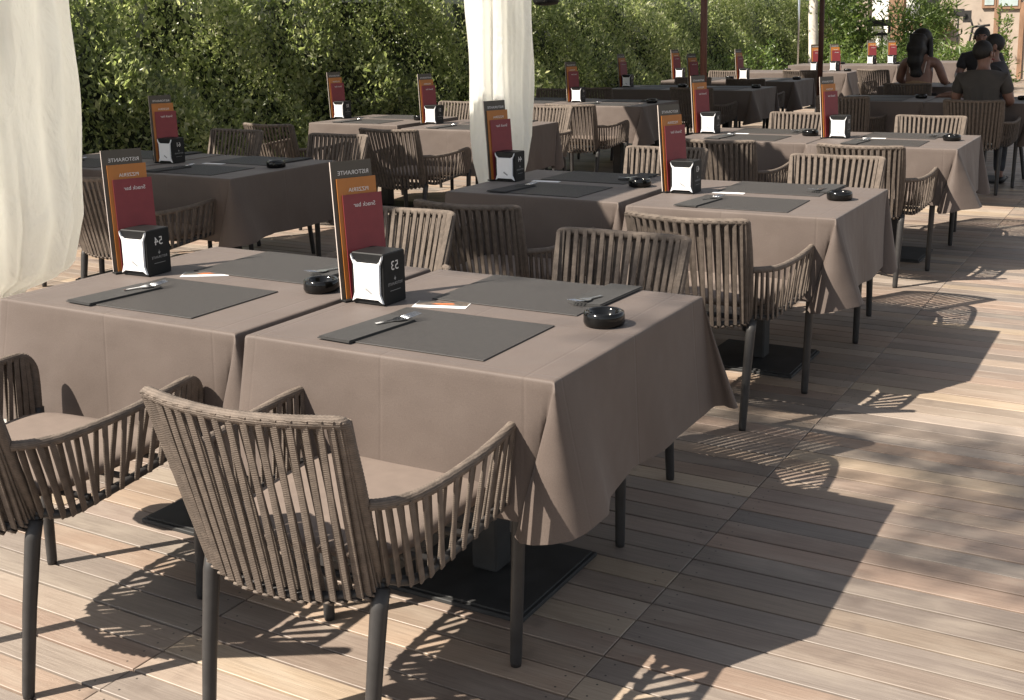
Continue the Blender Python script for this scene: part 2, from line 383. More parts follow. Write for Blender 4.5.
def shrub(loc, h, r, n, label, m='bush', size=.12, aspect=.2, cat='shrub', name='leafy_shrub', stems=4, group=None):
    root = empty(name, loc, label=label, cat=cat, group=group)
    k = rng.uniform(0, 1, n); cl = rng.integers(0, 26, n)
    cc = np.stack([rng.normal(0, r*.55, 26), rng.normal(0, r*.55, 26), rng.uniform(.15*h, h*.92, 26)], 1)
    P = cc[cl]+rng.normal(0, 1, (n, 3))*np.array([r*.26, r*.26, h*.09]); P[:, 2] = np.clip(P[:, 2], .03, None)
    link('foliage', leaves_mesh('foliage', P, size, M[m], .2, aspect), root)
    for i in range(stems):
        c = cc[i*3 % 26]; B().tube([(rng.normal(0, r*.1), rng.normal(0, r*.1), -.07), (c[0]*.4, c[1]*.4, c[2]*.5), tuple(c)], [.016, .011, .004], 5).build('stem', M['bark'], root)

# ------------------------------------------------------------------ chair
def wrapped(b, path, r, n=8):
    pts = resample(path, .0042); rs = [r*(1.0 if i % 2 else .93) for i in range(len(pts))]
    b.tube(pts, rs, n)
def strap(b, p, q, w=.0075, t=.0026, ref=(1, 0, 0)):
    p, q = Vector(p), Vector(q); mid = (p+q)/2+Vector((random.uniform(-.001, .001), random.uniform(-.002, .002), 0))
    b.tube([p, mid, q], 1, 8, flat=(w, t), ref=ref)
def at(path, s):
    k = s*(len(path)-1); i = min(int(k), len(path)-2); return path[i].lerp(path[i+1], k-i)
CH = {}
def make_chair():
    R = empty('dining_chair', (0, 0, 0))
    top = smooth_path([(-.228, -.325, .772), (-.216, -.338, .781), (-.12, -.364, .779), (0, -.373, .776), (.12, -.364, .779), (.216, -.338, .781), (.228, -.325, .772)], 6)
    b = B(); wrapped(b, top, .0135)
    for s in (-1, 1):
        wrapped(b, smooth_path([(s*.229, -.328, .776), (s*.226, -.29, .66), (s*.214, -.245, .53), (s*.196, -.195, .416)], 6), .0125)
    b.build('back_frame', M['rope'], R)
    rearrim = smooth_path([(-.196, -.195, .414), (-.19, -.222, .398), (-.1, -.255, .385), (0, -.265, .381), (.1, -.255, .385), (.19, -.222, .398), (.196, -.195, .414)], 6)
    b = B(); ns = 22
    for i in range(ns):
        s = .035+.93*i/(ns-1); jt = random.uniform(-.003, .003)
        for lay, sh in ((.011, .012), (-.011, -.022)):
            a = at(top, min(.99, max(.01, s+sh*.25))); c = at(rearrim, min(.985, max(.015, s+sh+jt)))
            off = Vector((0, lay, 0))
            strap(b, a+off+Vector((0, 0, .006)), c+off+Vector((0, 0, -.004)), w=.0082, t=.0026)
        c = at(rearrim, s+jt); b.tube([c+Vector((0, .013, -.006)), c+Vector((0, 0, -.016)), c+Vector((0, -.013, -.006))], 1, 6, flat=(.0074, .003), ref=(1, 0, 0))
    b.build('backrest', M['rope'], R)
    for s in (-1, 1):
        arm = smooth_path([(s*.228, -.262, .598), (s*.262, -.232, .598), (s*.288, -.15, .594), (s*.298, 0, .596), (s*.297, .14, .604), (s*.292, .215, .608), (s*.288, .258, .600), (s*.284, .281, .572), (s*.280, .284, .53), (s*.274, .277, .44)], 6)
        srim = smooth_path([(s*.196, -.195, .414), (s*.248, -.15, .402), (s*.272, -.06, .415), (s*.280, .08, .428), (s*.276, .20, .436), (s*.272, .262, .44)], 6)
        b = B(); wrapped(b, arm, .0125)
        ua = arm[:int(len(arm)*.70)]
        n = 16
        for i in range(n):
            f = (i+.6)/n; jt = random.uniform(-.004, .004)
            for lay, sh in ((.010, .012), (-.010, -.012)):
                a = at(ua, min(.99, f+sh*.3)); c = at(srim, min(.99, max(0, f*.97+sh+jt)))
                strap(b, a+Vector((lay*s, 0, 0)), c+Vector((lay*s, 0, -.006)), ref=(0, 1, 0), w=.0078, t=.0025)
        b.build('armrest', M['rope'], R)
    b = B()
    ring = smooth_path([(-.272, .262, .44), (-.276, .20, .436), (-.280, .08, .428), (-.272, -.06, .415), (-.248, -.15, .402), (-.196, -.195, .414), (-.19, -.222, .398), (-.1, -.255, .385), (0, -.265, .381), (.1, -.255, .385), (.19, -.222, .398), (.196, -.195, .414), (.248, -.15, .402), (.272, -.06, .415), (.280, .08, .428), (.276, .20, .436), (.272, .262, .44)], 3)
    b.tube(ring, .0105, 8)
    b.tube([(-.272, .262, .43), (.272, .262, .43)], .0105, 8)
    b.tube([(-.21, -.19, .40), (.21, -.19, .40)], .0105, 8)
    for y in (-.1, .03, .16): b.tube([(-.27, y, .425), (.27, y, .425)], .009, 6)
    b.build('seat_frame', M['leg'], R)
    # cushion
    b = B(); pl = []
    for k in range(40):
        a = 2*math.pi*k/40; ca, sa = math.cos(a), math.sin(a)
        pl.append((math.copysign(abs(ca)**.35, ca), math.copysign(abs(sa)**.35, sa)))
    lv = [(.90, .434), (.98, .440), (1.0, .450), (.985, .460), (.94, .468), (.80, .474), (.5, .477), (.2, .478)]
    vs = []; fs = []
    for sc, z in lv:
        for x, y in pl: vs.append((x*.245*sc*(1-.06*(1-y)), .025+y*.222*sc, z))
    for i in range(len(lv)-1):
        for k in range(40): l = (k+1) % 40; fs.append((i*40+k, i*40+l, (i+1)*40+l, (i+1)*40+k))
    fs += [tuple(range(39, -1, -1)), tuple((len(lv)-1)*40+k for k in range(40))]
    b.add(vs, fs, True); b.build('seat_cushion', M['cushion'], R)
    for s in (-1, 1):
        B().tube([(s*.262, .262, .0), (s*.262, .262, .012), (s*.267, .268, .20), (s*.272, .274, .40), (s*.274, .277, .455)], [.0125, .014, .0155, .0165, .0165], 12).build('leg', M['leg'], R)
        B().tube([(s*.200, -.262, .0), (s*.200, -.262, .012), (s*.203, -.238, .20), (s*.206, -.212, .36), (s*.206, -.200, .40)], [.0125, .014, .016, .018, .018], 12).build('leg', M['leg'], R)
    finish(R); return R
chair0 = make_chair(); chair_used = [False]
def place_chair(x, y, face, label, group, rj=None):
    """x,y = centre between the feet; face = +1 looks towards +Y, -1 towards -Y"""
    rz = (0 if face > 0 else math.pi)+(random.uniform(-.03, .03) if rj is None else rj)
    o = chair0 if not chair_used[0] else copy_tree(chair0)
    chair_used[0] = True
    o.location = (x, y, 0); o.rotation_euler[2] = rz; tag(o, label, 'chair', group); return o

# ------------------------------------------------------------------ table, cloth and what stands on it
T = .72; W = .868; D = .872
def make_table():
    R = empty('dining_table')
    B().box(-.215, .215, -.215, .215, 0, .012, .002).box(-.205, .205, -.205, .205, .012, .018, .001).build('base_plate', M['base'], R)
    B().box(-.04, .04, -.04, .04, .018, .68, .006).box(-.2, .2, -.03, .03, .68, .70).build('column', M['base'], R)
    B().box(-W/2+.005, W/2-.005, -D/2+.005, D/2-.005, .70, T-.004, .003).build('table_top', M['base'], R)
    finish(R); return R
table0 = make_table(); tu = [False]

def make_cloth(seed, ears=(1, 1, 1, 1), curl=None, drop=.325, flare=1.0):
    r = random.Random(seed)
    hx, hy = W/2, D/2
    cor = [((hx, -hy), (1, 0), (0, 1)), ((hx, hy), (0, 1), (-1, 0)), ((-hx, hy), (-1, 0), (0, -1)), ((-hx, -hy), (0, -1), (1, 0))]
    tops = []; hems = []; drops = []; wt = []
    ph = [r.uniform(0, 6) for _ in range(8)]
    for ci, (c, a, bdir) in enumerate(cor):
        n1 = (a[1], -a[0]); n2 = (bdir[1], -bdir[0])       # outward normals of incoming / outgoing side
        fl = flare*r.uniform(.8, 1.15)
        # entries: dist along incoming (neg = before corner), outward n1 ; n2 offset
        prof = [(-.24, .0, -.24, .022, .0), (-.17, 0, -.17, .020, .0), (-.11, 0, -.115, .016, .002), (-.06, 0, -.075, .010, .004), (-.03, 0, -.055, .002, .006),
                (-.014, 0, -.062, -.016, .004), (-.006, 0, -.082, -.026, .008), (0, 0, -.096, -.010, .022), (0, 0, -.092, .022, .034), (0, 0, -.072, .042*fl, .040), (0, 0, -.035, .050*fl, .034),
                (0, 0, .008, .046*fl, .024), (0, 0, .048, .026*fl, .014), (0, .012, .078*fl, -.015, .008), (0, .04, .084*fl, -.06, .004), (0, .08, .074, -.11, .0), (0, .12, .054, -.155, .0), (0, .18, .036, -.20, .0), (0, .24, .028, -.25, .0)]
        if not ears[ci]:     # mirrored fold
            prof2 = []
            for p in prof[::-1]:
                t1, t2, u, v, dd = p; prof2.append((-t2, -t1, -v, -u, dd))   # swap roles of both sides
            prof = prof2
            prof = [(p[0], p[1], p[2], p[3], p[4]) for p in prof]
        if curl == ci:
            prof = [(-.24, .0, -.24, .024, .0), (-.17, 0, -.17, .024, .0), (-.11, 0, -.115, .024, .0), (-.06, 0, -.06, .024, .0), (-.03, 0, -.02, .024, .0), (-.01, 0, .02, .022, .0), (0, 0, .045, .024, .0), (0, 0, .06, .045, .0),
                    (0, 0, .055, .060, .002), (0, 0, .045, .080, .0), (0, 0, .062, .086, .0), (0, 0, .08, .070, .0), (0, .0, .10, .05, .0), (0, .01, .095, .0, .0), (0, .04, .08, -.05, .0), (0, .08, .06, -.10, .0), (0, .12, .045, -.14, .0), (0, .18, .03, -.19, .0), (0, .24, .028, -.25, .0)]
        for (t1, t2, u, v, dd) in prof:
            tops.append((c[0]+a[0]*t1+bdir[0]*t2, c[1]+a[1]*t1+bdir[1]*t2))
            # u along incoming direction (= outward n2), v along n1
            hems.append((c[0]+a[0]*u+n1[0]*v, c[1]+a[1]*u+n1[1]*v)); drops.append(drop+dd*1.0)
            wt.append(ci)
        # side samples to the next corner
        c2 = cor[(ci+1) % 4][0]; Ls = abs(c2[0]-c[0])+abs(c2[1]-c[1])
        k = 9
        for i in range(1, k):
            t = .24+(Ls-.48)*i/k
            wv = .010*math.sin(t*9+ph[ci])+.006*math.sin(t*21+ph[ci+4])
            wv *= math.sin(math.pi*i/k)
            base = .026
            px, py = c[0]+bdir[0]*t, c[1]+bdir[1]*t
            tops.append((px, py)); hems.append((px+n2[0]*(base+wv), py+n2[1]*(base+wv))); drops.append(drop+.004*math.sin(t*13+ph[ci])); wt.append(-1)
    n = len(tops)
    lv = []
    vs = []; fs = []
    def ring(pts): 
        k = len(vs); vs.extend(pts); return k
    rings = []
    # inner top rings
    for sc in (.02, .5, .9, .975):
        rings.append(ring([(x*sc, y*sc, T+.0015) for x, y in tops]))
    rings.append(ring([(x*(1-.008), y*(1-.008), T+.0012) for x, y in tops]))
    rings.append(ring([(x*(1-.002), y*(1-.002), T-.0015) for x, y in tops]))
    rings.append(ring([(x*1.001, y*1.001, T-.006) for x, y in tops]))
    for t in (.06, .13, .22, .33, .45, .57, .69, .80, .89, .95, .985, 1.0):
        pts = []
        for i in range(n):
            f = t**1.08
            x = tops[i][0]*1.001*(1-f)+hems[i][0]*f; y = tops[i][1]*1.001*(1-f)+hems[i][1]*f
            z = T-.006-(drops[i]-.006)*t
            pts.append((x, y, z))
        rings.append(ring(pts))
    for a_, b_ in zip(rings, rings[1:]):
        for i in range(n): j = (i+1) % n; fs.append((a_+i, b_+i, b_+j, a_+j))
    fs.append(tuple(rings[0]+i for i in range(n)))
    me = bpy.data.meshes.new('tablecloth'); me.from_pydata(vs, [], fs); me.materials.append(M['cloth']); me.polygons.foreach_set('use_smooth', [True]*len(fs)); me.update()
    return me
cloths = [make_cloth(1, curl=1), make_cloth(2), make_cloth(3, flare=1.35), make_cloth(4, flare=1.1), make_cloth(5, flare=1.5)]

MATP = B().box(-.225, .225, -.172, .172, 0, .003, .001).mesh('placemat', M['mat'])
def make_ash():
    b = B(); b.lathe([(.040, 0), (.050, .003), (.0525, .010), (.052, .026), (.0505, .034), (.046, .0365), (.039, .035), (.035, .030), (.034, .010), (.010, .008)], 32)
    me = b.mesh('ashtray', M['glass']); return me
ASH = make_ash()
def make_pouch():
    b = B(); 
    pts = [(-.05, -.135), (.05, -.130), (.052, .115), (.018, .135), (-.05, .12)]
    b.poly(pts, .0, .0025); b.poly([(x*.96+.001, y*.97-.001) for x, y in pts], .0025, .0055)
    return b.mesh('cutlery_pouch', M['pouch'])
POUCH = make_pouch()
def make_fork():
    b = B()
    z = .004
    b.poly([(-.004, -.02), (.004, -.02), (.003, .02), (-.003, .02)], z-.001, z+.001)
    b.poly([(-.003, .02), (.003, .02), (.011, .035), (.012, .05), (-.012, .05), (-.011, .035)], z-.001, z+.001)
    for i in range(4):
        x = -.0105+i*.007; b.tube([(x, .049, z), (x, .07, z+.003), (x*.96, .09, z+.006)], [.0018, .0016, .0009], 6)
    b.v = [(x*1.35, y*1.15, z) for x, y, z in b.v]
    return b.mesh('fork', M['steel'])
FORK = make_fork()
def make_menu():
    R = empty('menu_stand')
    tilt = Matrix.Rotation(math.radians(-5), 4, 'Y')
    # cards stand in the YZ plane, faces towards +X
    def card(name, x, y0, y1, z1, m, txt, tz, ty, size):
        o = B().box(x-.0015, x+.0015, y0, y1, .004, z1).mesh(name, m)
        e = B().box(x-.0018, x+.0018, y0-.0012, y0-.0001, .004, z1).mesh('card_edge', M['edge'])
        oo = link(name, o, R)
        if name == 'back_card': link('card_edge', e, oo)
        t = text_mesh(txt, size, M['ink'])
        t.transform(Matrix.Translation((x+.0021, ty, tz)) @ Matrix(((0, 0, 1, 0), (1, 0, 0, 0), (0, 1, 0, 0), (0, 0, 0, 1))))
        link('lettering', t, oo)
        for q in (o, e, t): q.transform(tilt)
        return oo
    card('back_card', 0, -.068, .058, .385, M['grey_card'], 'RISTORANTE', .352, .0, .0165)
    card('middle_card', .005, -.056, .066, .338, M['orange_card'], 'PIZZERIA', .304, .010, .0155)
    card('front_card', .010, -.044, .078, .292, M['red_card'], 'Snack bar', .262, .022, .0175)
    B().box(-.012, .024, -.07, .08, 0, .006, .001).build('stand_foot', M['black'], R)
    finish(R); return R
menu0 = make_menu(); mu = [False]
def make_disp(num):
    R = empty('napkin_dispenser')
    B().box(-.051, .051, -.046, .046, 0, .134, .0025).build('box', M['black'], R)
    # napkins showing through the cut-out (faces -Y)
    out = [(-.050, .131), (-.043, .116), (-.032, .108), (.032, .108), (.043, .116), (.050, .131), (.049, .122), (.041, .104), (.040, .030), (.049, .006), (.036, .014), (-.036, .014), (-.049, .006), (-.040, .030), (-.041, .104), (-.049, .122)]
    b = B(); vs = [(x, -.0465, z) for x, z in out]+[(x*.97, -.0525, .07+(z-.07)*.97) for x, z in out]
    n = len(out); b.add(vs, [tuple(range(n-1, -1, -1)) if False else tuple(range(n, 2*n))]+[(i, (i+1) % n, n+(i+1) % n, n+i) for i in range(n)])
    nk = b.build('napkins', M['white'], R)
    g_ = B(); g_.add([(-.006, -.0528, .040), (.014, -.0528, .028), (.017, -.0528, .033), (-.004, -.0528, .047)], [(0, 1, 2, 3)]); g_.build('printed_mark', M['grey_ink'], nk)
    side = Matrix(((0, 0, 1, 0), (1, 0, 0, 0), (0, 1, 0, 0), (0, 0, 0, 1)))
    t = text_mesh(num, .034, M['ink']); t.transform(Matrix.Translation((.0515, .0, .098)) @ side); link('number', t, R)
    t = text_mesh('RISTORANTE', .0105, M['ink2']); t.transform(Matrix.Translation((.0515, 0, .052)) @ side); link('lettering', t, R)
    b = B(); 
    b.add([(.0514, 0, .060), (.0514, .005, .066), (.0514, .0015, .068), (.0514, 0, .074), (.0514, -.0015, .068), (.0514, -.005, .066)], [(0, 1, 2, 3, 4, 5)]); b.build('emblem', M['ink2'], R)
    b = B(); b.box(.0511, .0516, -.022, .022, .0345, .0358); b.build('underline', M['ink2'], R)
    finish(R); return R
disp_protos = {}
def one(name, me, loc, rz, label, cat, group, tiltx=0):
    o = link(name, me); o.location = loc; o.rotation_euler = (tiltx, 0, rz); return tag(o, label, cat, group)
def set_table(x0, y0, nm, cloth=0, num='53', full=2, sx=1.0, items=('m', 'a', 's', 'p'), mdx=0):
    """x0,y0 near-left corner; nm = phrase that names the table"""
    cx_, cy_ = x0+W/2, y0+D/2
    t = table0 if not tu[0] else copy_tree(table0); tu[0] = True
    t.location = (cx_, cy_, 0); tag(t, 'square pedestal table under the cloth: '+nm, 'table', 'square pedestal tables')
    c = link('tablecloth', cloths[cloth]); c.location = (cx_-(.018 if nm.startswith('front left') else 0), cy_, 0); c.scale = (1.04 if nm.startswith('front left') else 1, 1, 1); tag(c, 'taupe cloth draped over the '+nm, 'tablecloth', 'taupe tablecloths')
    z = T+.002
    j = lambda a: random.uniform(-a, a)
    jm = .003 if y0 < 1 else .014; jr = .01 if y0 < 1 else .035
    if 'm' in items:
        one('placemat', MATP, (x0+.432+j(jm), y0+.232+j(jm*.5), z), j(jr), 'dark grey placemat at the near side of the '+nm, 'placemat', 'grey placemats')
        one('placemat', MATP, (x0+.432+j(jm), y0+.690+j(jm*.5), z), j(jr), 'dark grey placemat at the far side of the '+nm, 'placemat', 'grey placemats')
    if 'p' in items:
        one('cutlery_pouch', POUCH, (x0+.255, y0+.175, z+.0035), -.10, 'dark cutlery pouch on the near placemat, '+nm, 'cutlery pouch', 'cutlery pouches')
        one('fork', FORK, (x0+.268, y0+.215, z+.0085), -.45, 'steel fork tucked in the near pouch of the '+nm, 'fork', 'forks', math.radians(2))
        one('cutlery_pouch', POUCH, (x0+.632, y0+.745, z+.0035), math.pi-.05, 'dark cutlery pouch on the far placemat, '+nm, 'cutlery pouch', 'cutlery pouches')
        one('fork', FORK, (x0+.632, y0+.690, z+.0085), math.pi-.25, 'fork in the far pouch of the '+nm, 'fork', 'forks', math.radians(2))
    if 'a' in items:
        one('ashtray', ASH, (x0+.758, y0+.475, z), j(1), 'round black glass ashtray on the '+nm, 'ashtray', 'black ashtrays')
    if 's' in items:
        m = menu0 if not mu[0] else copy_tree(menu0); mu[0] = True
        m.location = (x0+.028+mdx+j(.004), y0+.445+j(.01), z); m.rotation_euler[2] = -.42+j(.02 if y0 < 1 else .14)
        tag(m, 'grey, orange and red menu cards on the '+nm, 'menu stand', 'menu stands')
        if num not in disp_protos: d = make_disp(num); disp_protos[num] = d
        else: d = copy_tree(disp_protos[num])
        d.location = (x0+.090+mdx, y0+.440, z); d.scale = (1.07, 1.07, 1.07); d.rotation_euler[2] = .02+j(.04)
        tag(d, 'black box of white napkins on the '+nm, 'napkin box', 'napkin boxes')
G1 = 'woven chairs at the tables'
# right-hand double column
tabs = [(-.872, 0, 'front right table', 0, '53'), (-1.768, -.005, 'front left table', 1, '54'),
        (-.872, 2.275, 'second-row right table', 2, '43'), (-1.80, 2.33, 'second-row left table', 1, '44'),
        (-.866, 4.885, 'third-row right table', 4, '33'), (-1.745, 4.93, 'third-row left table', 3, '34')]
for (x, y, nm, cl, num) in tabs: set_table(x, y, nm, cl, num)
# left-hand double column
ltabs = [(-3.945, 2.285, 'shaded left table', 3, '61'), (-4.83, 2.30, 'table half hidden by the near curtain', 1, '62'),
         (-3.96, 5.03, 'table left of the far curtain', 3, '51'), (-5.02, 5.25, 'leftmost table against the hedge', 1, '52'),
         (-3.98, 7.56, 'table right of the far curtain', 2, '41'), (-4.86, 7.66, 'hedge table right of the far curtain', 1, '42')]
for (x, y, nm, cl, num) in ltabs: set_table(x, y, nm, cl, num, mdx=-.02 if x < -4.5 else -.012)
for o in list(COL.objects):
    if o.get('category') in ('menu stand', 'napkin box') and o.location.x < -3 : o.location.x -= .07
dt = [(-3.80, 10.06, 'dark table left of the red-brown pole', 2, '31'), (-4.68, 10.08, 'hedge table left of the red-brown pole', 1, '32'),
      (-3.90, 11.95, 'dark table right of the red-brown pole', 3, '21'), (-4.78, 11.97, 'hedge table right of the red-brown pole', 1, '22')]
for (x, y, nm, cl, num) in dt: set_table(x, y, nm, cl, num, items=('m', 'a', 's'))
for (x, y, nm, cl) in [(-3.87, 14.35, 'right table of the far row', 3), (-4.75, 14.37, 'left table of the far row', 1),
                       (-3.75, 17.0, 'right table of the last row', 2), (-4.63, 17.0, 'left table of the last row', 1), (-2.87, 18.2, 'table beyond the dark pole', 1)]:
    set_table(x, y, nm, cl, '11', items=('a',))
# shaded tables with guests
set_table(-.90, 8.70, 'table of the man in grey', 3, '23', items=('m', 'a'))
set_table(-1.78, 8.72, 'table behind the empty shaded chair', 1, '24', items=('m', 'a'))
set_table(-1.85, 11.1, 'table of the long-haired woman', 1, '14', items=('a',))

# ------------------------------------------------------------------ chairs
cs = [(-.388, -.225, 1, 'sunlit woven rope chair in the middle foreground, turned away at the front right table', .065),
 (-1.271, -.336, 1, 'woven rope chair cut by the left edge of the photo, at the front left table', .10),
 (-.455, 1.00, -1, 'woven rope chair facing the camera across the front right table', .0),
 (-1.42, 1.13, -1, 'woven rope chair facing the camera behind the menu stand of the front tables', .03),
 (-.392, 2.08, 1, 'woven rope chair seen from behind at the second-row right table', -.03),
 (-1.305, 2.03, 1, 'shaded woven rope chair seen from behind at the second-row left table', .04),
 (-.385, 3.42, -1, 'light woven rope chair facing the camera across the second-row right table', .0),
 (-1.325, 3.50, -1, 'woven rope chair facing the camera behind the second-row menu stand', .03),
 (-.400, 4.64, 1, 'woven rope chair seen from behind at the third-row right table', -.02),
 (-1.245, 4.67, 1, 'woven rope chair seen from behind at the third-row left table', .02),
 (-.415, 6.03, -1, 'bright woven rope chair facing the camera across the third-row right table', .0),
 (-1.335, 6.08, -1, 'bright woven rope chair facing the camera across the third-row left table', .0),
 (-1.53, 8.66, 1, 'empty dark woven chair in the shade behind the third row', .0),
 (-.40, 8.42, 1, 'dark woven chair in which the man in the grey shirt sits', .0),
 (-3.48, 2.06, 1, 'shaded woven chair with its right arm showing under the shaded left table', .03),
 (-4.40, 2.06, 1, 'dark woven chair low behind the near curtain', -.04),
 (-4.56, 3.60, -1, 'grey shaded woven chair facing the camera, leftmost behind the shaded left table', .0),
 (-3.63, 3.55, -1, 'woven chair facing the camera behind the shaded left table, half lit', .02),
 (-4.71, 4.74, 1, 'grey woven chair seen from behind in front of the leftmost hedge table', .0),
 (-3.58, 4.66, 1, 'woven chair seen from behind just left of the far curtain', .04),
 (-4.60, 6.55, -1, 'cream lit woven chair facing the camera left of the far curtain by the hedge', .0),
 (-3.52, 6.20, -1, 'cream lit woven chair peeping out just right of the far curtain', .0),
 (-3.46, 7.13, 1, 'woven chair seen from behind just right of the far curtain, at the sunlit table', .03),
 (-4.70, 8.60, -1, 'small sunlit woven chair facing the camera behind the sunlit table', .0),
 (-4.44, 9.58, 1, 'small woven chair seen from behind beyond the sunlit table', .0),
 (-3.36, 9.72, 1, 'dark woven chair at the first dark table left of the red-brown pole', .0),
 (-4.15, 11.15, -1, 'sunlit woven chair facing the camera left of the red-brown pole', .0),
 (-3.40, 11.55, 1, 'dark woven chair seen from behind right of the red-brown pole', .0),
 (-4.40, 13.0, -1, 'woven chair facing the camera far back right of the red-brown pole', .0),
 (-3.45, 13.95, 1, 'dark woven chair at the near end of the long far row', .0),
 (-2.45, 14.2, 1, 'dark woven chair standing beyond the second parasol pole', -.3),
 (-1.45, 10.85, 1, 'dark woven chair of the woman with long black hair', .1),
 (-.95, 12.35, -1, 'dark woven chair of the guest facing the black-haired woman', .0),
 (-.38, 9.50, 1, 'dark woven chair of the guest at the right edge of the photo', math.pi/2)]
for (x, y, f, lb, rj) in cs: place_chair(x, y, f, lb, G1, rj)

# ------------------------------------------------------------------ leaflets, cards
def leaflet(loc, rz, label, flip=False):
    R = empty('leaflet', loc, rz, label=label, cat='leaflet', group='leaflets beside the napkin boxes')
    B().box(-.075, .075, -.035, .035, 0, .0008).build('card', M['white'], R)
    B().box(-.073, .073, -.012, .034, .0008, .0011).build('photo_print', mat('photo_print', (.07, .05, .035), .3, .9, 45), R)
    b = B(); b.poly([(-.03, .002), (.0, -.004), (.035, .004), (.03, .014), (-.01, .012)], .0011, .0014); b.build('orange_print', mat('orange_print', (.50, .13, .03), .4, .3, 60), R)
leaflet((-.60, .475, T+.0022), .30, 'small photo leaflet lying beside the napkin box on the front right table')
leaflet((-1.49, .50, T+.0022), .55, 'small photo leaflet lying beside the napkin box on the front left table')
CARD = B().box(-.07, .07, -.018, .018, 0, .001).mesh('white_card', M['white'])
for (x, y, nm) in [(-.60, 2.76, 'second-row right table'), (-1.53, 2.80, 'second-row left table'), (-.57, 5.36, 'third-row right table'), (-1.47, 5.40, 'third-row left table'), (-3.66, 2.77, 'shaded left table')]:
    one('white_card', CARD, (x, y, T+.0022), .1, 'white card strip on the '+nm, 'card', 'white card strips')
# menus on the far sunny row
for i, (x, y, lb) in enumerate([(-3.55, 14.75, 'dark menu stand, leftmost of the four in the far row'), (-3.34, 15.0, 'bright menu stand, second from left of the four in the far row'),
                                (-3.42, 17.6, 'bright menu stand, third from left of the four in the far row'), (-3.13, 17.75, 'bright menu stand, rightmost of the four in the far row')]):
    m = copy_tree(menu0); m.location = (x, y, T+.002); m.rotation_euler[2] = -1.0; tag(m, lb, 'menu stand', 'menu stands')
    d = copy_tree(disp_protos['53']); d.location = (x+.03, y-.12, T+.002); d.rotation_euler[2] = -.3
    tag(d, 'black napkin box before the '+lb.split(' of the')[0], 'napkin box', 'napkin boxes')

# ------------------------------------------------------------------ curtains and gazebo
def curtain(loc, r, zt, prof, label, seed, squash=(1, 1)):
    rr = random.Random(seed); n = 132; rows = 84
    ph = [rr.uniform(0, 6.28) for _ in range(6)]
    vs = []; fs = []
    for j in range(rows+1):
        z = .02+(zt-.02)*j/rows
        k = np.interp(z, [p[0] for p in prof], [p[1] for p in prof]); ox = np.interp(z, [p[0] for p in prof], [p[2] for p in prof]); oy = np.interp(z, [p[0] for p in prof], [p[3] for p in prof])
        amp = (.21 if r > .2 else .11)+.05*math.sin(z*2.0+ph[3])
        for i in range(n):
            a = 2*math.pi*i/n
            fo = 3.5*a+ph[0]+.5*math.sin(z*1.1+ph[4]); q = 1+amp*((abs(math.sin(fo))**.55*1.7-1.1)*.9+.45*math.sin(11*a+ph[1]+.5*z)+.25*math.sin(19*a+ph[2]-.8*z))+.03*math.sin(z*9+a*3+ph[5])
            q2 = 1+(q-1)*min(1.6, .25/max(k*r, .05)*.9)
            vs.append((ox+k*r*q2*math.cos(a)*squash[0], oy+k*r*q2*math.sin(a)*squash[1], z))
    for j in range(rows):
        for i in range(n): l = (i+1) % n; fs.append((j*n+i, j*n+l, (j+1)*n+l, (j+1)*n+i))
    b = B(); b.add(vs, fs, True); o = b.build('curtain', M['curtain']); o.location = loc
    tag(o, label, 'curtain', 'cream gazebo curtains'); return o
curtain((-2.65, .61, 0), .268, 2.42, [(0, .55, 0, 0), (.3, .50, 0, -.02), (.44, .34, 0, -.03), (.50, .26, 0, -.03), (.535, .30, 0, -.02), (.60, .80, 0, 0), (.8, 1.0, 0, .01), (1.3, 1.05, 0, .0), (2.5, 1.0, 0, 0)],
        'wide cream curtain tied near its bottom, at the left edge of the photo', 3)
curtain((-2.22, 3.56, 0), .154, 2.42, [(0, .35, 0, -.05), (.45, .5, 0, -.06), (.7, .9, 0, -.02), (.85, 1, 0, 0), (2.5, 1.0, 0, 0)],
        'narrow white sunlit curtain hanging behind the second-row left table', 8)
gz = empty('gazebo', (-4.4, 2, 0), label='white framed gazebo above the left tables, with curtains on its posts', cat='gazebo')
for (x, y) in [(-2.65, .61), (-2.20, 3.58), (-5.75, .61), (-5.75, 3.5)]:
    B().box(x+4.4-.035, x+4.4+.035, y-2-.035, y-2+.035, 0, 2.44, .003).build('post', M['white_post'], gz)
B().box(-1.4, 2.25, -1.43, -1.35, 2.44, 2.55).box(-1.4, 2.25, 1.45, 1.55, 2.44, 2.55).box(2.10, 2.22, -1.35, 1.45, 2.44, 2.55).box(-1.4, -1.3, -1.35, 1.45, 2.44, 2.55).build('beam', M['white_post'], gz)
B().box(-1.5, 2.24, -1.72, .32, 2.56, 2.59).box(-1.5, -.2, .322, 1.5, 2.56, 2.59).build('unseen_shade_roof', M['canopy'], gz)  # out-of-view panels, cut so their shadow falls on the left tables

